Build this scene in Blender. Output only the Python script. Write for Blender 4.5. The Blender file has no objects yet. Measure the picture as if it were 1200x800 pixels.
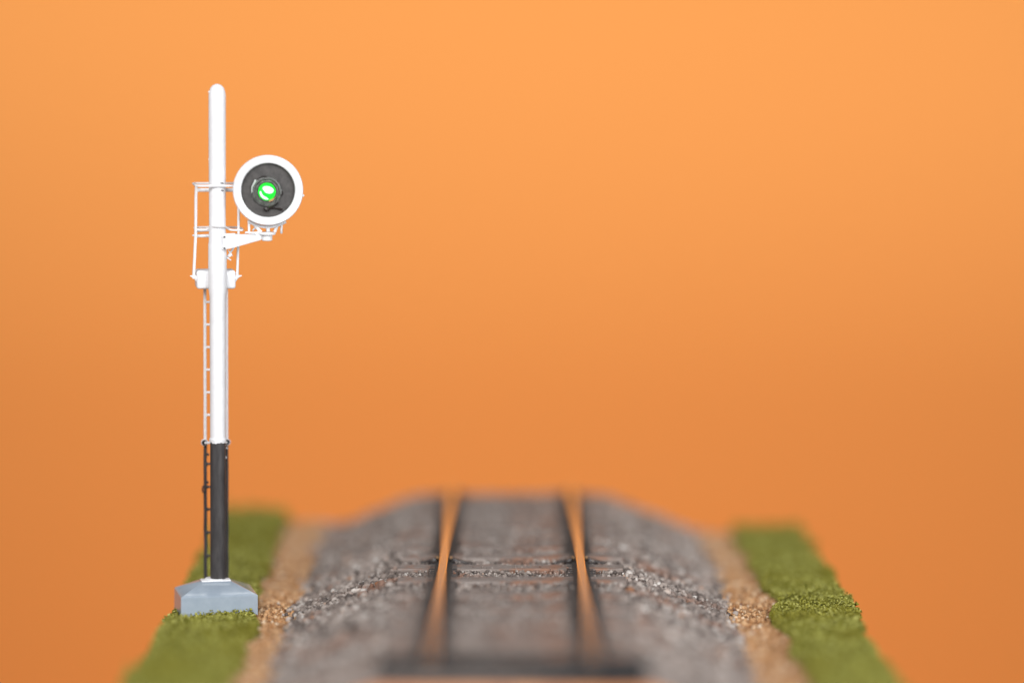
import bpy, bmesh, math, random
import numpy as np
from mathutils import Vector, Matrix, Euler, noise
rad = math.radians
random.seed(7)
rng = np.random.default_rng(11)
sc = bpy.context.scene
C = sc.collection

# ---------------------------------------------------------------- camera (1 unit = 1 cm, HO scale model)
CAM_Z = 20.0
cam_d = bpy.data.cameras.new('camera'); cam = bpy.data.objects.new('camera', cam_d); C.objects.link(cam)
cam.location = (0, 0, CAM_Z); cam.rotation_euler = (rad(90 - 5.93), 0, 0)
cam_d.lens = 100; cam_d.sensor_width = 36; cam_d.clip_start = 1; cam_d.clip_end = 1000
cam_d.dof.use_dof = True; cam_d.dof.focus_distance = 33.2; cam_d.dof.aperture_fstop = 0.052
sc.camera = cam

# ---------------------------------------------------------------- light
w = bpy.data.worlds.new('World'); sc.world = w; w.use_nodes = True
w.node_tree.nodes['Background'].inputs[0].default_value = (0.93, 0.96, 1.0, 1)
w.node_tree.nodes['Background'].inputs[1].default_value = 0.21
def area(name, loc, target, size, power, col=(1, 1, 1), sy=None):
    l = bpy.data.lights.new(name, 'AREA'); l.size = size; l.energy = power; l.color = col
    if sy: l.shape = 'RECTANGLE'; l.size_y = sy
    o = bpy.data.objects.new(name, l); C.objects.link(o); o.location = loc
    o.rotation_euler = (Vector(target) - Vector(loc)).to_track_quat('-Z', 'Y').to_euler()
    return o
area('key_softbox', (-13, 2, 36), (-1.5, 33, 16.5), 18, 12900, (1, .99, .98))
area('fill_softbox', (22, 4, 28), (0, 33, 15), 18, 11500, (.96, .98, 1))
area('backdrop_softbox', (0, 56, 45.5), (0, 82, 20), 84, 15300, (1, 1, .98), 8)

vs = sc.view_settings
vs.view_transform = 'Standard'; vs.look = 'None'; vs.exposure = 0; vs.gamma = 1; vs.use_curve_mapping = False
sc.cycles.use_denoising = True
sc.cycles.max_bounces = 6

# ---------------------------------------------------------------- materials
def new_mat(name, col=(.8, .8, .8), rough=.6, metal=0, spec=.5):
    m = bpy.data.materials.new(name); m.use_nodes = True
    b = m.node_tree.nodes['Principled BSDF']
    b.inputs['Base Color'].default_value = (*col, 1); b.inputs['Roughness'].default_value = rough
    b.inputs['Metallic'].default_value = metal; b.inputs['Specular IOR Level'].default_value = spec
    return m, m.node_tree, b
def coords(nt, scale=(1, 1, 1)):
    tc = nt.nodes.new('ShaderNodeTexCoord'); mp = nt.nodes.new('ShaderNodeMapping')
    mp.inputs['Scale'].default_value = scale
    nt.links.new(tc.outputs['Object'], mp.inputs['Vector']); return mp.outputs['Vector']
def noise_n(nt, vec, scale, detail=4, rough=.6):
    n = nt.nodes.new('ShaderNodeTexNoise'); n.inputs['Scale'].default_value = scale
    n.inputs['Detail'].default_value = detail; n.inputs['Roughness'].default_value = rough
    nt.links.new(vec, n.inputs['Vector']); return n.outputs['Fac']
def ramp(nt, fac, stops, interp='LINEAR'):
    r = nt.nodes.new('ShaderNodeValToRGB'); r.color_ramp.interpolation = interp
    el = r.color_ramp.elements
    while len(el) < len(stops): el.new(.5)
    for e, (p, c) in zip(el, stops): e.position = p; e.color = (*c, 1)
    nt.links.new(fac, r.inputs['Fac']); return r.outputs['Color']
def mix(nt, fac, a, b):
    m = nt.nodes.new('ShaderNodeMix'); m.data_type = 'RGBA'
    if isinstance(fac, float): m.inputs['Factor'].default_value = fac
    else: nt.links.new(fac, m.inputs['Factor'])
    for v, k in ((a, 6), (b, 7)):
        if isinstance(v, tuple): m.inputs[k].default_value = (*v, 1)
        else: nt.links.new(v, m.inputs[k])
    return m.outputs[2]
def bump(nt, b, h, strength=.3, dist=.02):
    n = nt.nodes.new('ShaderNodeBump'); n.inputs['Strength'].default_value = strength
    n.inputs['Distance'].default_value = dist
    nt.links.new(h, n.inputs['Height']); nt.links.new(n.outputs['Normal'], b.inputs['Normal'])
def simple(name, c1, c2, scale, rough=.5, metal=0, bstr=.3, bdist=.01, stretch=(1, 1, 1), lo=.35, hi=.65, spec=.5):
    m, nt, b = new_mat(name, c1, rough, metal, spec)
    v = coords(nt, stretch); f = noise_n(nt, v, scale)
    nt.links.new(ramp(nt, f, [(lo, c1), (hi, c2)]), b.inputs['Base Color'])
    bump(nt, b, f, bstr, bdist); return m

M = {}
M['white'] = simple('white_paint', (.86, .86, .875), (.80, .80, .82), 9, .42, 0, .35, .012)
M['black'] = simple('black_paint', (.030, .027, .028), (.062, .056, .056), 11, .5, 0, .5, .012, (1, 1, .25))
M['stone'] = simple('grey_cast_plastic', (.305, .36, .425), (.345, .40, .465), 7, .15, 0, .12, .004, (1, 1, 1))
M['disk'] = simple('matt_black_target', (.045, .040, .038), (.078, .070, .066), 16, .55, 0, .35, .01)
M['dark'] = simple('dark_glue', (.012, .008, .007), (.03, .02, .018), 20, .35, 0, .5, .01)
M['ringgrey'] = simple('grey_lens_ring', (.06, .058, .054), (.13, .13, .122), 22, .35, 0, .7, .015)
M['clear'] = simple('pale_highlight_streak', (.5, .53, .51), (.62, .65, .62), 22, .3)
M['amber'] = simple('amber_glue', (.45, .24, .11), (.55, .33, .17), 22, .3)
def emit(name, col, s):
    m, nt, b = new_mat(name, col, .2)
    b.inputs['Emission Color'].default_value = (*col, 1); b.inputs['Emission Strength'].default_value = s
    return m
M['green'] = emit('lit_green_lens', (.01, .78, .03), 1.0)
M['hot'] = emit('lit_lamp_die', (.60, 1.0, .70), 1.35)
M['railhead'] = simple('polished_rail_steel', (.88, .85, .80), (.80, .76, .70), 30, .13, 1, .05, .002, (1, .1, 1))
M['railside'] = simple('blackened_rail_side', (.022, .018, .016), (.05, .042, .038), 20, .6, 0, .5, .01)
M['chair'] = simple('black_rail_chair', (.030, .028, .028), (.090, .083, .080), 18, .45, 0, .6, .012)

# weathered sleeper: long wood grain, greyed, with rusty patches
m, nt, b = new_mat('weathered_sleeper', (.2, .16, .14), .85); M['sleeper'] = m
v = coords(nt, (1, 14, 6)); f = noise_n(nt, v, 4, 6); v2 = coords(nt); f2 = noise_n(nt, v2, 3.1, 3)
c = ramp(nt, f, [(.30, (.07, .055, .05)), (.46, (.215, .17, .148)), (.72, (.38, .325, .295))])
r = ramp(nt, f2, [(.50, (0, 0, 0)), (.66, (.8, .8, .8))])
nt.links.new(mix(nt, r, c, (.30, .14, .08)), b.inputs['Base Color']); bump(nt, b, f, .8, .03)
m, nt, b = new_mat('dark_sleeper', (.04, .037, .038), .8); M['darksleeper'] = m
v = coords(nt, (1, 14, 6)); f = noise_n(nt, v, 4, 6)
nt.links.new(ramp(nt, f, [(.35, (.008, .007, .007)), (.7, (.028, .025, .025))]), b.inputs['Base Color']); bump(nt, b, f, .7, .02)

def grains(name, stops, patch=None, rough=.8, pscale=.9, plo=.58, phi=.66, pamt=.75, spec=.4, fine=None):
    """each loose grain gets its own colour"""
    m, nt, b = new_mat(name, stops[0][1], rough, 0, spec)
    g = nt.nodes.new('ShaderNodeNewGeometry')
    c = ramp(nt, g.outputs['Random Per Island'], stops, 'LINEAR')
    v = coords(nt)
    if patch:
        f = noise_n(nt, v, pscale, 3)
        r = ramp(nt, f, [(plo, (0, 0, 0)), (phi, (pamt,) * 3)])
        c = mix(nt, r, c, patch)
    nt.links.new(c, b.inputs['Base Color'])
    bump(nt, b, noise_n(nt, v, 26, 3), .5, .01)
    return m
def weather(m):
    nt = m.node_tree; b = nt.nodes['Principled BSDF']; src = b.inputs['Base Color'].links[0].from_socket
    f = noise_n(nt, coords(nt), 2.6, 4); r = ramp(nt, f, [(.50, (0, 0, 0)), (.68, (.6, .6, .6))])
    nt.links.new(mix(nt, r, src, (.085, .068, .060)), b.inputs['Base Color']); return m
M['ballast'] = grains('grey_ballast', [(0, (.08, .062, .055)), (.3, (.215, .172, .150)), (.62, (.325, .268, .237)), (.90, (.44, .38, .342)), (.97, (.66, .62, .58)), (1, (.32, .15, .07))],
                      (.24, .095, .045), pscale=1.7, plo=.54, phi=.66, pamt=.6)
weather(M['ballast'])
M['sandgrain'] = grains('tan_sand', [(0, (.20, .09, .035)), (.25, (.44, .215, .085)), (.6, (.55, .31, .15)), (.88, (.66, .43, .24)), (1, (.74, .62, .48))])
M['grass'] = grains('green_turf', [(0, (.11, .11, .012)), (.35, (.275, .262, .040)), (.7, (.42, .40, .085)), (1, (.70, .68, .22))],
                    (.26, .225, .02), rough=.9, pscale=1.2, plo=.48, phi=.66, pamt=.55, spec=.15)
M['ballastbed'] = simple('ballast_dust', (.15, .12, .104), (.31, .258, .228), 14, .95, 0, .8, .03)
M['sandbed'] = simple('sand_glue', (.36, .19, .085), (.48, .27, .13), 12, .95, 0, .8, .03)
M['turfbed'] = simple('turf_mat', (.10, .11, .015), (.16, .18, .02), 10, .95, 0, .8, .03)
M['board'] = simple('cork_board', (.50, .17, .06), (.80, .36, .15), 3.2, .85, 0, .4, .03, (1, 1, 1.4))
# orange backdrop paper
m, nt, b = new_mat('orange_paper', (.86, .31, .075), .85, 0, .35); M['paper'] = m
f = noise_n(nt, coords(nt), 2.0, 6)
nt.links.new(ramp(nt, f, [(.3, (.865, .322, .074)), (.7, (.880, .330, .078))]), b.inputs['Base Color'])

# ---------------------------------------------------------------- helpers
def link(name, me, mat, parent=None, smooth=False, extra=()):
    me.materials.append(mat)
    for x in extra: me.materials.append(x)
    if smooth: me.polygons.foreach_set('use_smooth', [True] * len(me.polygons))
    o = bpy.data.objects.new(name, me); C.objects.link(o)
    if parent: o.parent = parent
    return o
def from_bm(name, bm, mat, parent=None, smooth=False, sharp=35):
    bmesh.ops.recalc_face_normals(bm, faces=bm.faces)
    if smooth:
        for e in bm.edges:
            if len(e.link_faces) == 2 and e.calc_face_angle(0) > rad(sharp): e.smooth = False
    me = bpy.data.meshes.new(name); bm.to_mesh(me); bm.free()
    return link(name, me, mat, parent, smooth)
def tag(o, label=None, cat=None, group=None, kind=None):
    if label: o['label'] = label
    if cat: o['category'] = cat
    if group: o['group'] = group
    if kind: o['kind'] = kind
    return o
def add_box(bm, c, s, rot=None, bev=0, seg=2):
    t = bmesh.new(); bmesh.ops.create_cube(t, size=1)
    bmesh.ops.scale(t, vec=s, verts=t.verts)
    if bev: bmesh.ops.bevel(t, geom=list(t.edges), offset=bev, segments=seg, profile=.5, affect='EDGES')
    mt = Matrix.Translation(c)
    if rot: mt = mt @ Euler(rot).to_matrix().to_4x4()
    bmesh.ops.transform(t, matrix=mt, verts=t.verts); merge(bm, t)
def merge(bm, t):
    me = bpy.data.meshes.new('t'); t.to_mesh(me); t.free(); bm.from_mesh(me); bpy.data.meshes.remove(me)
def add_tube(bm, pts, r, n=10, closed=False, caps=True):
    pts = [Vector(p) for p in pts]; N = len(pts); rings = []
    rs = r if isinstance(r, (list, tuple)) else [r] * N
    up = None
    for i, p in enumerate(pts):
        if closed: d = pts[(i + 1) % N] - pts[i - 1]
        else: d = pts[min(i + 1, N - 1)] - pts[max(i - 1, 0)]
        d.normalize()
        if up is None: up = d.orthogonal().normalized()
        up = (up - d * up.dot(d)).normalized(); s = d.cross(up)
        rings.append([bm.verts.new(p + (up * math.cos(2 * math.pi * k / n) + s * math.sin(2 * math.pi * k / n)) * rs[i]) for k in range(n)])
    for i in range(N if closed else N - 1):
        a, b2 = rings[i], rings[(i + 1) % N]
        for k in range(n): bm.faces.new((a[k], a[(k + 1) % n], b2[(k + 1) % n], b2[k]))
    if not closed and caps:
        bm.faces.new(rings[0][::-1]); bm.faces.new(rings[-1])
def add_lathe(bm, prof, n=48, mat4=None, wob=0):
    """prof: (radius, height) along local z"""
    rings = []
    for ri, (r, z) in enumerate(prof):
        if r < 1e-6: rings.append([bm.verts.new((0, 0, z))])
        else:
            rings.append([bm.verts.new(((r + wob * noise.noise(Vector((k * .7, z * 6, 0)))) * math.cos(2 * math.pi * k / n),
                                        (r + wob * noise.noise(Vector((k * .7, z * 6, 5)))) * math.sin(2 * math.pi * k / n), z)) for k in range(n)])
    vs_ = [v for g in rings for v in g]
    for a, b2 in zip(rings, rings[1:]):
        for k in range(n):
            q = [a[k % len(a)], a[(k + 1) % len(a)], b2[(k + 1) % len(b2)], b2[k % len(b2)]]
            u = []
            for v in q:
                if v not in u: u.append(v)
            if len(u) > 2:
                try: bm.faces.new(u)
                except ValueError: pass
    if mat4: bmesh.ops.transform(bm, matrix=mat4, verts=vs_)
def prism(bm, poly, y0, y1):
    """poly in x,z swept along y"""
    a = [bm.verts.new((x, y0, z)) for x, z in poly]; b2 = [bm.verts.new((x, y1, z)) for x, z in poly]
    n = len(poly); bm.faces.new(a); bm.faces.new(b2[::-1])
    for i in range(n): bm.faces.new((a[i], b2[i], b2[(i + 1) % n], a[(i + 1) % n]))
def lumps(name, P, S, mat, template_v, template_f, jitter=.25, flat=1.0, parent=None):
    """many small irregular solids as one mesh. P: centres, S: sizes"""
    N = len(P); tv = np.array(template_v); nv = len(tv); tf = np.array(template_f)
    A = rng.normal(size=(N, 4)); A /= np.linalg.norm(A, axis=1)[:, None]
    q0, q1, q2, q3 = A.T
    R = np.empty((N, 3, 3))
    R[:, 0, 0] = 1 - 2 * (q2**2 + q3**2); R[:, 0, 1] = 2 * (q1 * q2 - q0 * q3); R[:, 0, 2] = 2 * (q1 * q3 + q0 * q2)
    R[:, 1, 0] = 2 * (q1 * q2 + q0 * q3); R[:, 1, 1] = 1 - 2 * (q1**2 + q3**2); R[:, 1, 2] = 2 * (q2 * q3 - q0 * q1)
    R[:, 2, 0] = 2 * (q1 * q3 - q0 * q2); R[:, 2, 1] = 2 * (q2 * q3 + q0 * q1); R[:, 2, 2] = 1 - 2 * (q1**2 + q2**2)
    V = tv[None] * (1 + rng.uniform(-jitter, jitter, (N, nv, 1))) * rng.uniform(.6, 1.3, (N, 1, 3))
    V = np.einsum('nij,nvj->nvi', R, V) * S[:, None, None]
    V[..., 2] *= flat
    V += P[:, None, :]
    F = (tf[None] + (np.arange(N) * nv)[:, None, None])
    me = bpy.data.meshes.new(name)
    k = tf.shape[1]
    me.vertices.add(N * nv); me.vertices.foreach_set('co', V.reshape(-1))
    nf = N * len(tf); me.loops.add(nf * k); me.loops.foreach_set('vertex_index', F.reshape(-1).astype(np.int32))
    me.polygons.add(nf); me.polygons.foreach_set('loop_start', (np.arange(nf) * k).astype(np.int32))
    me.update(calc_edges=True); me.validate()
    return link(name, me, mat, parent)
t = bmesh.new(); bmesh.ops.create_icosphere(t, subdivisions=1, radius=1)
ICO_V = [tuple(v.co) for v in t.verts]; ICO_F = [[v.index for v in f.verts] for f in t.faces]; t.free()
OCT_V = [(1, 0, 0), (-1, 0, 0), (0, 1, 0), (0, -1, 0), (0, 0, 1), (0, 0, -1)]
OCT_F = [(0, 2, 4), (2, 1, 4), (1, 3, 4), (3, 0, 4), (2, 0, 5), (1, 2, 5), (3, 1, 5), (0, 3, 5)]

# ---------------------------------------------------------------- setting: backdrop, board, embankment
Y0, Y1 = 27.45, 38.7          # near and far end of the display board
RAIL_TOP = 14.0
def n2(x, y, s=1.0, o=0): return noise.noise(Vector((x * s, y * s, o)))
def left_rise(y):              # the left verge climbs a little towards the far end
    k = max(0, min(1, (y - 33.4) / 4.5)); return .16 * k * k * (3 - 2 * k)
def ground(x, y):
    ax = abs(x)
    fall = .07 * max(0, min(1, (y - 34) / 4.7))
    if ax < 1.05: z = 13.855
    elif ax < 2.5:
        k = (ax - 1.05) / 1.45; soft = .5 * (k - .17 + math.sqrt((k - .17) ** 2 + .012)) - .0165
        z = 13.855 - (.455 + fall) * min(1, max(0, soft) / .8205)
        z += .03 * n2(x, y, 1.6, 12) * math.sin(math.pi * k)
    else: z = 13.40 - fall
    if x < -2.9: z -= .030 * max(0, 1 - abs(y - 32.4) / 1.1)
    if x < -2.2: z += left_rise(y) * min(1, (-x - 2.2) / .5)
    return z
def sand_edge(x, y):           # distance of the sand / grass border from the track axis
    if x < 0: return 3.06 - .16 * max(0, min(1, (32.9 - y) / .8)) + .14 * n2(y, 3, 1.7) + .03 * n2(y, 3, 7)
    return 3.06 + .15 * n2(y, 9, 1.3) + .10 * math.exp(-((y - 33.1) / .45) ** 2) + .03 * n2(y, 3, 7)
def ballast_edge(x, y): return 2.47 + .10 * n2(y, 17 if x > 0 else 23, 1.5) + .05 * n2(y, 2, 6)

bm = bmesh.new()               # paper sweep: flat, curved up, vertical
pr = [(18, -12), (40, -12)]
for i in range(1, 25):
    a = i / 24 * math.pi / 2; pr.append((76 + 6 * math.sin(a), -6 - 6 * math.cos(a)))
pr += [(82, 10), (82, 23.75)]
va = [bm.verts.new((-75, y, z)) for y, z in pr]; vb = [bm.verts.new((75, y, z)) for y, z in pr]
for i in range(len(pr) - 1): bm.faces.new((va[i], vb[i], vb[i + 1], va[i + 1]))
o = from_bm('backdrop', bm, M['paper'], smooth=True, sharp=80); tag(o, kind='structure')
sm = o.modifiers.new('thickness', 'SOLIDIFY'); sm.thickness = .06; sm.offset = -1

bm = bmesh.new(); prism(bm, [(-3.96, -11.98), (3.96, -11.98), (3.96, 13.24), (2.6, 13.24), (1.26, 13.80), (-1.26, 13.80), (-2.6, 13.24), (-3.96, 13.24)], Y0 + .02, Y1 - .02)
o = from_bm('baseboard', bm, M['board']); tag(o, kind='structure')

def sheet(name, xa, xb, mat, dz=0, step=.09):
    """ground sheet between two border functions of y"""
    bm = bmesh.new(); ny = int((Y1 - Y0) / step); rows = []
    for j in range(ny + 1):
        y = Y0 + (Y1 - Y0) * j / ny; a, b2 = xa(y), xb(y); nx = max(2, int(abs(b2 - a) / step)); nx = NX[name]
        rows.append([bm.verts.new((a + (b2 - a) * i / nx, y, ground(a + (b2 - a) * i / nx, y) + dz + .012 * n2(a + (b2 - a) * i / nx, y, 5))) for i in range(nx + 1)])
    for p, q in zip(rows, rows[1:]):
        for i in range(len(p) - 1): bm.faces.new((p[i], p[i + 1], q[i + 1], q[i]))
    # skirt down to the board on all sides
    r = bmesh.ops.extrude_edge_only(bm, edges=[e for e in bm.edges if e.is_boundary])
    for v in [g for g in r['geom'] if isinstance(g, bmesh.types.BMVert)]: v.co.z -= .20 if name != 'ballast_bed' else .07
    return tag(from_bm(name, bm, mat, smooth=True, sharp=50), kind='structure')
NX = {'ballast_bed': 56, 'sand_path': 7, 'turf_ground': 11}
sheet('ballast_bed', lambda y: -ballast_edge(-1, y), lambda y: ballast_edge(1, y), M['ballastbed'])
sheet('sand_path', lambda y: ballast_edge(1, y), lambda y: sand_edge(1, y), M['sandbed'])
sheet('sand_path', lambda y: -sand_edge(-1, y), lambda y: -ballast_edge(-1, y), M['sandbed'])
sheet('turf_ground', lambda y: sand_edge(1, y), lambda y: 3.965 + .02 * n2(y, 1, 3), M['turfbed'], .02)
sheet('turf_ground', lambda y: -3.985, lambda y: -sand_edge(-1, y), M['turfbed'], .02)

# ---------------------------------------------------------------- the track
RX = .805                      # rail centre from the track axis
track = tag(bpy.data.objects.new('railway_track', None), 'straight model railway track with shiny rails half buried in grey ballast', 'railway track')
C.objects.link(track); track.location = (0, 33, 13.8)
T0 = Vector(track.location)
def rel(o): o.matrix_parent_inverse = Matrix.Translation(-T0); return o
def sleeper_mesh(seed):
    bm = bmesh.new(); rr = random.Random(seed)
    add_box(bm, (0, 0, 0), (2.64, .30, .16), None, .014, 1)
    for v in bm.verts: v.co += Vector((rr.uniform(-.02, .02), rr.uniform(-.006, .006), rr.uniform(-.004, .004)))
    return bm
sl_y = [Y0 + .19 + .745 * i for i in range(15)]
k0 = min(range(15), key=lambda i: abs(sl_y[i] - 33.02)); off = 33.02 - sl_y[k0]
for i, y in enumerate(sl_y):
    y = y + off * max(0, 1 - abs(i - k0) / 5)
    dark = i == 0
    o = from_bm('sleeper', sleeper_mesh(i), M['darksleeper' if dark else 'sleeper'], track)
    rel(o); o.location = (random.uniform(-.02, .02), y, 13.812 + (.035 if i == 0 else .018 if i in (k0 - 1, k0, k0 + 1) else 0)); o.scale = (1, 1.25, 1.5) if i == 0 else (1, 1, 1); o.rotation_euler = (0, 0, random.uniform(-.008, .008))
    if dark: tag(o, 'dark unweathered sleeper')
JOINT = 33.35                  # where the rail ends meet
for s in (-1, 1):
    x = s * RX
    bm = bmesh.new()           # web and flat foot
    prism(bm, [(x - .105, 13.89), (x + .105, 13.89), (x + .1, 13.917), (x + .025, 13.925), (x + .02, 13.965), (x - .02, 13.965), (x - .025, 13.925), (x - .1, 13.917)], Y0 - .02, Y1)
    rail = rel(from_bm('rail', bm, M['railside'], track))
    bm = bmesh.new(); h = .049
    for ya, yb, dx in ((Y0 - .02, JOINT + .5, 0), (JOINT + .508, Y1, .004 * s)):
        prism(bm, [(x - h + dx, 13.967), (x + h + dx, 13.967), (x + h + dx, 13.99), (x + h - .012 + dx, 13.9995), (x - h + .012 + dx, 13.9995), (x - h + dx, 13.99)], ya, yb)
    hd = from_bm('rail_head', bm, M['railhead'], rail)
    bm = bmesh.new()           # ribbed black strip: rail fixings plus the shadow beside them, as dark colour
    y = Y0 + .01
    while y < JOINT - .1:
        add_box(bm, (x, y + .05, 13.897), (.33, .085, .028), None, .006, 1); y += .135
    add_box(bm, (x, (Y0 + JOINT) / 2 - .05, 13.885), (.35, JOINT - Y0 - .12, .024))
    rel(from_bm('rail_pad_shade', bm, M['chair'], track))
    bm = bmesh.new()  # smooth dark strip in place of the shaded groove beside the rail
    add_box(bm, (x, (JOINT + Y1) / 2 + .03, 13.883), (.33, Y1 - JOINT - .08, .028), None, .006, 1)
    rel(from_bm('rail_pad_shade', bm, M['railside'], track))
    for q in (-1, 1):          # lumps of the rail joint either side of the rail
        bm = bmesh.new()
        add_box(bm, (x + q * .125, JOINT, 13.905), (.12, .12, .085), (0, q * .5, .2 * q), .025, 2)
        add_box(bm, (x + q * .235, JOINT + .03, 13.89), (.20, .07, .055), (0, q * .25, -.15 * q), .02, 2)
        rel(from_bm('rail_joint', bm, M['dark'], track, True))
    for q in (-1, 1):
        bm = bmesh.new(); add_box(bm, (x + q * .082, JOINT + .03, 13.94), (.035, .05, .05), (.2, 0, .3 * q), .01, 1)
        rel(from_bm('joint_glue', bm, M['amber'], track, True))

# ---------------------------------------------------------------- loose ballast, sand, turf (uncountable)
def scatter(n, xr, accept, size, lift, jz=.02):
    P, S = [], []
    xs = rng.uniform(xr[0], xr[1], n); ys = rng.uniform(Y0 + .02, Y1 - .02, n); us = rng.random(n); zs = rng.random(n); ss = rng.random(n)
    for x, y, u, a, b2 in zip(xs, ys, us, zs, ss):
        d = accept(x, y)
        if d <= 0 or u > d: continue
        s = size[0] + (size[1] - size[0]) * b2 ** 2.2
        P.append((x, y, ground(x, y) + lift * s + jz * (a - .5))); S.append(s)
    return np.array(P), np.array(S)
def near_sleeper(y): return min(abs(y - o.location.y) for o in SL)
SL = [o for o in C.objects if o.name.startswith('sleeper')]
def acc_ballast(x, y):
    ax = abs(x)
    if abs(ax - RX) < .12: return 0
    if abs(ax - RX) < .20: return .30 if n2(x, y, 2.5, 31) > .0 else .05
    e = ballast_edge(x, y)
    if ax > e + .04: return .0
    if ax < 1.33:
        d = near_sleeper(y)
        if d < .165 and 32 < y < 34 and ax > RX: return .06
        return (.40 if n2(x, y, 3, 8) > -.05 else .04) if d < .15 else .9
    return 1.0
Pb, Sb = scatter(42000, (-2.65, 2.65), acc_ballast, (.018, .052), .25)
inner = np.abs(Pb[:, 0]) < 1.33; Sb[inner] *= .48; Pb[inner, 2] += .020
ontie = inner & (np.array([near_sleeper(v_) for v_ in Pb[:, 1]]) < .15); Pb[ontie, 2] += .022; Sb[ontie] *= .7
onpad = inner & (np.abs(np.abs(Pb[:, 0]) - RX) < .18); Pb[onpad, 2] += .035; Sb[onpad] *= .8
stray = []
for _ in range(260):            # a few stones strayed onto the sand and sleepers
    s = random.choice((-1, 1)); y = random.uniform(Y0, Y1); x = s * (ballast_edge(s, y) + abs(random.gauss(0, .09)))
    stray.append((x, y, ground(x, y) + .02))
Pb = np.vstack([Pb, stray]); Sb = np.append(Sb, rng.uniform(.018, .04, len(stray)))
tag(lumps('ballast_stones', Pb, Sb, M['ballast'], ICO_V, ICO_F, .22), 'loose grey stone chippings heaped along both sides of the rails', 'gravel', kind='stuff')

def acc_sand(x, y):
    ax = abs(x); a, b2 = ballast_edge(x, y), sand_edge(x, y)
    return 1.0 if a - .03 < ax < b2 + .06 else 0
Ps, Ss = scatter(60000, (-3.3, 3.3), acc_sand, (.010, .034), .3, .016)
tag(lumps('sand_grains', Ps, Ss, M['sandgrain'], OCT_V, OCT_F, .25), 'coarse tan sand between the ballast and the turf', 'sand', kind='stuff')

# turf: foamy tufts made of very small crumpled flakes
BX, BY, BROT = -3.50, 33.0, rad(10)          # foot of the signal
def in_base(x, y, m=0):   # footprint of the foundation
    dx, dy = x - BX, y - BY; c, s = math.cos(-BROT), math.sin(-BROT)
    u, v2 = dx * c - dy * s, dx * s + dy * c
    return abs(u) < .45 + m and -.41 - m < v2 < .25 + m
TV = [(1, 0, 0), (-.5, .9, .2), (-.5, -.7, -.3), (.2, .1, 1)]; TF = [(0, 1, 2), (0, 2, 3), (0, 3, 1), (1, 3, 2)]
def turf_height(x, y):
    h = .035 + .09 * max(0, n2(x, y, 2.6) + .35) + .08 * max(0, n2(x, y, 7, 4)) + .05 * max(0, n2(x, y, 17, 6))
    if x < 0:
        h = h * (1 - .6 * max(0, 1 - abs(y - 32.4) / .6)) - .022 * max(0, 1 - abs(y - 32.4) / .6)               # tufts pressed up against the foundation
        h += .10 * max(0, min(1, (y - 34) / 4))
    return h
P = []; S = []
N = 300000
xs = rng.uniform(2.8, 4.04, N) * rng.choice((-1, 1), N); ys = rng.uniform(Y0, Y1, N); us = rng.random((N, 2))
for x, y, (u, u2) in zip(xs, ys, us):
    e = sand_edge(x, y); ax = abs(x)
    if ax < e + .03 * (u2 - .5): continue
    lim = 3.965 + .15 * n2(x, y, 2.6, 2) + .04 * n2(x, y, 11, 5)
    if ax > lim: continue
    if x < 0 and in_base(x, y, .0): continue
    if y > 36 and u2 > .6: continue
    edge = min(1, (ax - e + .03) / .07) * min(1, (lim - ax + .03) / .06)
    P.append((x, y, ground(x, y) + .015 + turf_height(x, y) * edge * (.2 + .8 * u ** .7) + (.05 * random.random() ** 2 if u > .8 else 0))); S.append(.012 + .016 * u2 * random.random())
tag(lumps('grass', np.array(P), np.array(S), M['grass'], TV, TF, .4), 'short mossy green turf along both edges of the board', 'grass', kind='stuff')

# ---------------------------------------------------------------- the signal
sig = tag(bpy.data.objects.new('railway_signal', None), 'white model railway signal with black lower mast and lit green lamp on a grey foundation', 'railway signal')
C.objects.link(sig); sig.location = (-3.462, 33.0, 13.343); sig.rotation_euler = (0, rad(.5), rad(10))
def z(t): return .01001 * t + 3e-7 * t * (620 - t)      # height above the foot, t in tenths of a millimetre as measured
def sub(name, bm, mat, parent=sig, smooth=True, sharp=35): return from_bm(name, bm, M[mat], parent, smooth, sharp)

# foundation: cast block with hipped top
bm = bmesh.new()
lv = [(.450, -.41, .25, -.06), (.448, -.408, .248, .290), (.444, -.404, .244, .296), (.165, -.13, .07, .418)]
rings = [[bm.verts.new((sx * r, (ya if sy < 0 else yb), zz)) for sx, sy in ((-1, -1), (1, -1), (1, 1), (-1, 1))] for r, ya, yb, zz in lv]
for a, b2 in zip(rings, rings[1:]):
    for k in range(4): bm.faces.new((a[k], a[(k + 1) % 4], b2[(k + 1) % 4], b2[k]))
bm.faces.new(rings[-1]); bm.faces.new(rings[0][::-1])
bmesh.ops.bevel(bm, geom=[e for e in bm.edges], offset=.004, segments=2, affect='EDGES')
fnd = sub('foundation', bm, 'stone', smooth=True, sharp=30); fnd.rotation_euler = (0, 0, rad(3.5)); fnd.location = (-.038, 0, 0)
bm = bmesh.new(); add_box(bm, (0, -.06, .4235), (.345, .16, .016), (0, 0, 0), .007, 2); add_lathe(bm, [(0, .425), (.118, .425), (.112, .437), (0, .44)], 30, wob=.012); sub('base_plate', bm, 'white', fnd)

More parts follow.
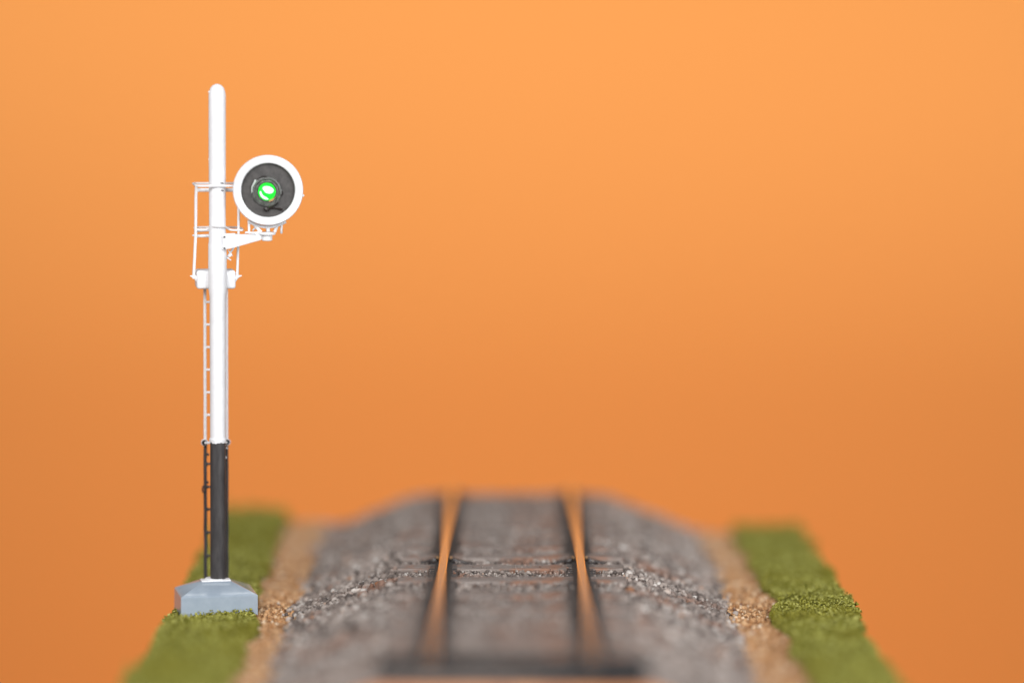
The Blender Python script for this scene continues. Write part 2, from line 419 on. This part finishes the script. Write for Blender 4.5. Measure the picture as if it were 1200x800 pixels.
# mast
bm = bmesh.new()
zs = [z(206), z(260), z(330), z(372), z(384), z(434), z(436), z(447), z(449), z(500), z(560), z(608)]
rs = [.0895, .090, .091, .093, .108, .106, .100, .100, .096, .097, .098, .0985]
prof = [(0, z(203)), (.0895, z(203))] + list(zip(rs, zs)) + [(.092, z(612)), (.078, z(616.5)), (.052, z(619.5)), (.02, z(621)), (0, z(621.2))]
add_lathe(bm, prof, 40, wob=.003)
mast = sub('mast', bm, 'white')
for (dx, t_, s) in ((-.095, 612, .012), (-.097, 533, .010), (-.096, 455, .008)):
    bm = bmesh.new(); add_box(bm, (dx, -.02, z(t_)), (s * 1.4, s, s * 1.8), (.4, .3, .2), s * .3, 1)
    sub('paint_burr', bm, 'white', mast)
bm = bmesh.new(); add_lathe(bm, [(0, .43), (.091, .43), (.089, z(80)), (.089, z(203.2)), (0, z(203.2))], 40, wob=.003)
lower = sub('lower_mast', bm, 'black'); lower['label'] = 'black lower half of the mast'
# ragged paint edge
bm = bmesh.new()
n = 40; a = []; b2 = []
for k in range(n):
    q = 2 * math.pi * k / n; c, s = math.cos(q) * .0945, math.sin(q) * .0945
    a.append(bm.verts.new((c, s, z(206)))); b2.append(bm.verts.new((c * .99, s * .99, z(201.5) + .022 * noise.noise(Vector((k * .45, 3, 1))))))
for k in range(n): bm.faces.new((a[k], a[(k + 1) % n], b2[(k + 1) % n], b2[k]))
sub('paint_edge', bm, 'white', mast)
# clamp where the ladder is fixed, with round lugs
bm = bmesh.new()
add_lathe(bm, [(.086, z(203)), (.0985, z(203.6)), (.0985, z(206.2)), (.086, z(206.8))], 36, wob=.004)
add_box(bm, (-.003, .28, z(197.5)), (.27, .035, .028), None, .006, 1); add_box(bm, (-.003, .18, z(200)), (.05, .22, .022), None, .005, 1)
clamp = sub('ladder_clamp', bm, 'white')
for sx in (-1, 1):
    mt = Matrix.Translation((-.003 + sx * .132, .30, z(197.5))) @ Matrix.Rotation(rad(90), 4, 'X')
    bm = bmesh.new(); add_lathe(bm, [(0, -.015), (.038, -.015), (.043, 0), (.038, .012), (0, .012)], 20, mt, wob=.006); lug = sub('lug', bm, 'white', clamp)
    bm = bmesh.new(); add_lathe(bm, [(0, .010), (.034, .010), (.032, .022), (0, .024)], 16, mt, wob=.008)
    sub('lug_cap', bm, 'dark', clamp)

# ladders behind the mast
LX, LY, LW = .003, .34, .127
def stile(name, xx, t0, t1, mat, parent, wav=0):
    bm = bmesh.new(); pts = []
    for i in range(9):
        t_ = t0 + (t1 - t0) * i / 8; pts.append((xx + wav * noise.noise(Vector((xx * 9, i * .8, 2))), LY, z(t_)))
    add_tube(bm, pts, .0180 if mat == 'white' else .0205, 8); return sub(name, bm, mat, parent)
for (t0, t1, mat, rungs, wav) in ((198, 386, 'white', [366, 339.3, 312.6, 285.9, 259.2, 232.5], .002), (34, 197, 'black', [179.5, 152.5, 126, 98.5, 71], .006)):
    lad = bpy.data.objects.new('ladder', None); C.objects.link(lad); lad.parent = sig
    lad['label'] = ('white upper' if mat == 'white' else 'black lower') + ' ladder'
    for sx in (-1, 1): stile('stile', LX + sx * LW, t0, t1, mat, lad, wav)
    sh = -3 if mat == 'white' else -8
    for r in rungs:
        bm = bmesh.new(); add_tube(bm, [(LX - LW, LY, z(r + sh)), (LX + LW, LY, z(r + sh + (0 if mat == 'white' else random.uniform(-.8, .8))))], .014, 8)
        if mat == 'black':
            for sx in (-1, 1): add_box(bm, (LX + sx * (LW - .012), LY, z(r + sh)), (.05, .035, .05), (.2, .4, .1), .014, 1)
        sub('rung', bm, mat, lad)
bm = bmesh.new()                 # a loose curl of paint on the black ladder and scraps near the clamp
ring = [(LX - LW - .015 + .02 * math.cos(q), LY - .015, z(142) + .042 * math.sin(q)) for q in [i * math.pi / 8 for i in range(16)]]
add_tube(bm, ring, .0085, 6, True); sub('paint_curl', bm, 'black', sig)
for dx, tt in ((.03, 183), (.022, 150)): bm = bmesh.new(); add_box(bm, (LX - LW + dx, LY - .01, z(tt)), (.035, .02, .03), (.5, .5, .3), .006, 1); sub('paint_flake', bm, 'black', sig)
for i in range(6): bm = bmesh.new(); add_box(bm, (LX + LW + random.uniform(-.015, .008), LY - .012, z(190 - i * 3.6)), (.03, .02, .02), (random.random(), random.random(), 1), .005, 1); sub('paint_flake', bm, 'black' if i % 3 else 'white', sig)

# service platform: rounded box round the back of the mast, with pointed pivots
bm = bmesh.new(); add_box(bm, (-.012, .20, z(391.5)), (.455, .34, .215), None, .03, 3)
plat = sub('platform', bm, 'white')
for sx in (-1, 1):
    bm = bmesh.new(); add_tube(bm, [(-.012 + sx * .20, .08, z(390)), (-.012 + sx * .25, .08, z(395)), (-.012 + sx * .302, .08, z(396))], [.035, .022, .004], 8); sub('pivot', bm, 'white', plat)

def loop(x0, x1, y0, y1, zz, r=.06, dz=0, n=6):
    out = []
    for cx, cy, a0 in ((x1 - r, y1 - r, 0), (x0 + r, y1 - r, 90), (x0 + r, y0 + r, 180), (x1 - r, y0 + r, 270)):
        for i in range(n + 1):
            a = rad(a0 + 90 * i / n); out.append((cx + r * math.cos(a), cy + r * math.sin(a), zz + dz * (cx > 0)))
    return out
bm = bmesh.new(); add_tube(bm, loop(-.250, .285, -.115, .52, z(502.3), .06), .0135, 8, True)      # upper hoop
cage = sub('guard_hoop', bm, 'white')
bm = bmesh.new(); add_box(bm, (.008, .09, z(496.5)), (.50, .02, .042), None, .006, 1); sub('guard_bar', bm, 'white')
bm = bmesh.new()                                                                                  # lower hoop bends out round the mast
pts = []
for i in range(21):
    q = i / 20; xx = -.255 + .53 * q; yb = .02 - .145 * math.exp(-((xx) / .085) ** 4)
    pts.append((xx + .015, yb, z(450.5) + .050 * math.exp(-(xx / .105) ** 4) - .008 * q))
pts += [(.30, .06, z(450)), (.30, .35, z(450)), (.265, .42, z(450.5)), (.1, .44, z(450.5)), (-.19, .44, z(450.5)), (-.24, .38, z(450.5)), (-.247, .1, z(450.5))]
add_tube(bm, pts, .0125, 8, True); sub('guard_hoop', bm, 'white')
bm = bmesh.new(); add_tube(bm, [(-.255, .10, z(442.5)), (-.09, .08, z(443)), (.0, .08, z(443))], .019, 8)
add_tube(bm, [(-.285, .08, z(443.5)), (-.235, .08, z(443))], [.006, .026], 8); add_tube(bm, [(-.235, .25, z(447)), (-.07, .12, z(449))], .011, 8); sub('guard_bar', bm, 'white')
bm = bmesh.new(); add_tube(bm, [(-.246, -.08, z(503)), (-.249, -.02, z(490)), (-.250, .03, z(443)), (-.272, .08, z(393))], .0175, 8); sub('guard_rod', bm, 'white')
bm = bmesh.new(); add_tube(bm, [(.250, .02, z(503)), (.247, .03, z(446)), (.236, .08, z(393))], .0155, 8); sub('guard_rod', bm, 'white')
bm = bmesh.new(); add_tube(bm, [(.09, .02, z(414)), (.15, -.02, z(424)), (.20, -.04, z(432))], .012, 8)
add_box(bm, (.145, -.03, z(421)), (.05, .03, .035), (0, -.9, 0), .008, 1); add_tube(bm, [(.11, -.04, z(418)), (.155, -.03, z(415))], .008, 6); add_tube(bm, [(.12, -.04, z(427)), (.17, -.03, z(420))], .007, 6)
sub('lamp_wire', bm, 'white')
for (dx, t_, r) in ((.045, 507.5, .014), (.05, 499, .012)):
    bm = bmesh.new(); add_box(bm, (dx, -.09, z(t_ - 2)), (r * 3, .012, r), (0, .15, 0), .003, 1); sub('paint_chip', bm, 'dark', mast)

# bracket arm: tapering plate on a collar
bm = bmesh.new()
y0, y1 = -.13, -.07
prism(bm, [(.05, z(430)), (.17, z(433)), (.50, z(442)), (.51, z(448)), (.44, z(449)), (.26, z(447.5)), (.19, z(450)), (.05, z(449))], y0, y1)
bmesh.ops.bevel(bm, geom=list(bm.edges), offset=.008, segments=2, affect='EDGES')
for v in bm.verts: v.co.z -= .028
arm = sub('bracket_arm', bm, 'white')
bm = bmesh.new(); add_lathe(bm, [(.088, z(428)), (.0985, z(428.7)), (.0990, z(443)), (.088, z(443.6))], 36); sub('collar', bm, 'white', arm)
for t_ in (442.8, 429.8):
    bm = bmesh.new(); add_lathe(bm, [(0, 0), (.013, 0), (.011, .014), (0, .016)], 10, Matrix.Translation((.072, -.125, z(t_))) @ Matrix.Rotation(rad(90), 4, 'X')); sub('bolt', bm, 'dark', arm)

# lamp head
HX, HY, HZ = .573, -.12, z(497.7)
hm = Matrix.Translation((HX, HY, HZ)) @ Matrix.Rotation(rad(90), 4, 'X')       # local +z looks towards the viewer
bm = bmesh.new()
add_lathe(bm, [(0, -.42), (.13, -.42), (.17, -.38), (.30, -.24), (.37, -.06), (.385, .0), (.38, .02), (.0, .02)], 64, hm)
head = sub('lamp_housing', bm, 'white')
bm = bmesh.new()
add_lathe(bm, [(.30, .022), (.398, .022), (.406, .035), (.406, .075), (.398, .088), (.325, .088), (.316, .082), (.313, .07), (.313, .024), (.30, .022)], 96, hm)
add_box(bm, (HX + .405, HY - .05, HZ - .062), (.03, .04, .03), (0, .7, 0), .008, 1)
sub('hood_ring', bm, 'white', head)
bm = bmesh.new(); add_lathe(bm, [(0, .024), (.312, .024), (.312, .028), (.15, .036), (.10, .036), (0, .036)], 96, hm); disk = sub('target_disk', bm, 'disk', head)
lm = Matrix.Translation((HX - .012, HY, HZ - .018)) @ Matrix.Rotation(rad(90), 4, 'X')
bm = bmesh.new(); add_lathe(bm, [(.185, .030), (.168, .058), (.150, .062), (.135, .045), (.118, .047), (.112, .060), (.100, .050), (.09, .032)], 48, lm, wob=.012); sub('lens_ring', bm, 'ringgrey', disk)
bm = bmesh.new(); add_lathe(bm, [(.102, .040), (.098, .062), (.080, .080), (.045, .092), (0, .096)], 40, lm); lens = sub('lens', bm, 'green', head)
bm = bmesh.new()                 # glowing die: an oval and a crescent below it
def blob(pts, d):
    v_ = [bm.verts.new((x, d + .012 * 0, zz)) for x, zz in pts]; w_ = [bm.verts.new((x, d + .01, zz)) for x, zz in pts]
    bm.faces.new(v_); bm.faces.new(w_[::-1])
    for k in range(len(pts)): bm.faces.new((v_[k], w_[k], w_[(k + 1) % len(pts)], v_[(k + 1) % len(pts)]))
cx, cz = HX - .012, HZ - .018
blob([(cx + .010 + .060 * math.cos(q) * (1 + .08 * math.sin(3 * q)), cz + .024 + .040 * math.sin(q) - .012 * math.cos(q)) for q in [i * math.pi / 14 for i in range(28)]], HY - .105)
c1 = [(cx + .087 * math.cos(q), cz + .0 + .087 * math.sin(q)) for q in [rad(176 + i * 7.5) for i in range(15)]]
c2 = [(cx + .012 + .088 * math.cos(q), cz + .022 + .088 * math.sin(q)) for q in [rad(190 + i * 5.2) for i in range(13)]]
blob(c1 + c2[::-1], HY - .100)
sub('lamp_die', bm, 'hot', lens, smooth=False)
bm = bmesh.new()                 # glue marks and hair-fine wire on the disk
f = -.045
bm = bmesh.new(); add_tube(bm, [(HX - .125 + .15 * (1 - math.cos(q)) * .3, HY + f, HZ + .10 + .14 * math.sin(q) * .35) for q in (0, .5, 1.0)], .006, 6); sub('glue_mark', bm, 'dark', disk)
bm = bmesh.new(); add_tube(bm, [(HX - .10, HY + f, HZ + .135), (HX - .06, HY + f, HZ + .152), (HX - .01, HY + f, HZ + .157)], [.006, .012, .005], 6); sub('glue_mark', bm, 'dark', disk)
bm = bmesh.new(); add_tube(bm, [(HX + .02, HY + f, HZ + .147), (HX + .05, HY + f, HZ + .142)], [.010, .006], 6); sub('glue_mark', bm, 'dark', disk)
bm = bmesh.new(); add_tube(bm, [(HX + .15, HY + f, HZ + .02), (HX + .165, HY + f, HZ - .04), (HX + .15, HY + f, HZ - .07)], [.005, .013, .006], 6); sub('glue_mark', bm, 'dark', disk)
bm = bmesh.new(); add_tube(bm, [(HX - .02, HY + f, HZ - .215), (HX + .05, HY + f, HZ - .19), (HX + .12, HY + f, HZ - .15)], [.022, .020, .007], 6); sub('glue_mark', bm, 'dark', disk)
bm = bmesh.new(); add_tube(bm, [(HX - .04, HY + f, HZ - .205), (HX - .015, HY + f, HZ - .225), (HX + .01, HY + f, HZ - .215)], [.02, .034, .02], 8); sub('glue_mark', bm, 'dark', disk)
bm = bmesh.new(); add_tube(bm, [(HX, HY + f, HZ - .215), (HX + .09, HY + f, HZ - .212), (HX + .14, HY + f, HZ - .218), (HX + .165, HY + f, HZ - .228)], [.010, .008, .014, .014], 6); sub('glue_mark', bm, 'dark', disk)
bm = bmesh.new()  # highlight arc left of the lens ring, modelled as a pale tube
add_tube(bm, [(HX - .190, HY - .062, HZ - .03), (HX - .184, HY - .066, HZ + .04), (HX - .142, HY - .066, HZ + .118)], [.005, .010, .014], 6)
sub('highlight_streak', bm, 'clear', disk)
bm = bmesh.new()
add_tube(bm, [(cx + .02, HY - .055, cz - .112), (cx + .06, HY - .055, cz - .098), (cx + .10, HY - .05, cz - .06)], [.010, .012, .004], 6)
sub('glue_bead', bm, 'amber', disk)

# cradle under the lamp
bm = bmesh.new(); yb = HY + .03
add_lathe(bm, [(0, -.035), (.052, -.035), (.062, -.028), (.064, .035), (0, .035)], 24, Matrix.Translation((HX - .005, yb, z(441.5))))
add_lathe(bm, [(0, -.014), (.10, -.014), (.104, 0), (.10, .012), (0, .012)], 28, Matrix.Translation((HX - .005, yb, z(446.8))))
crd = sub('lamp_cradle', bm, 'white')
bm = bmesh.new()
arc = [(HX + .415 * math.sin(q), yb - .02, HZ - .43 * math.cos(q)) for q in [rad(-31 + i * 62 / 12) for i in range(13)]]
add_tube(bm, arc, .017, 8)
sub('strut', bm, 'white', crd)
for pts, r in (([(HX - .215, yb, z(464)), (HX - .212, yb, z(449)), (HX - .10, yb, z(449))], .016), ([(HX - .19, yb, z(463)), (HX - .13, yb, z(456)), (HX - .075, yb, z(450))], .02),
               ([(HX - .09, yb + .05, z(459)), (HX - .17, yb + .05, z(451))], .012),
               ([(HX + .0, yb, z(460)), (HX + .01, yb, z(450))], .024), ([(HX + .18, yb, z(463)), (HX + .12, yb, z(459)), (HX + .085, yb, z(450))], .019),
               ([(HX + .165, yb, z(462)), (HX + .163, yb, z(448))], .014), ([(HX + .21, yb, z(466)), (HX + .15, yb, z(461))], .012), ([(HX - .26, yb, z(449)), (HX - .2, yb, z(450))], .012)):
    bm = bmesh.new(); add_tube(bm, [(a, b2, c - .016) for a, b2, c in pts], r, 8); sub('strut', bm, 'white', crd)
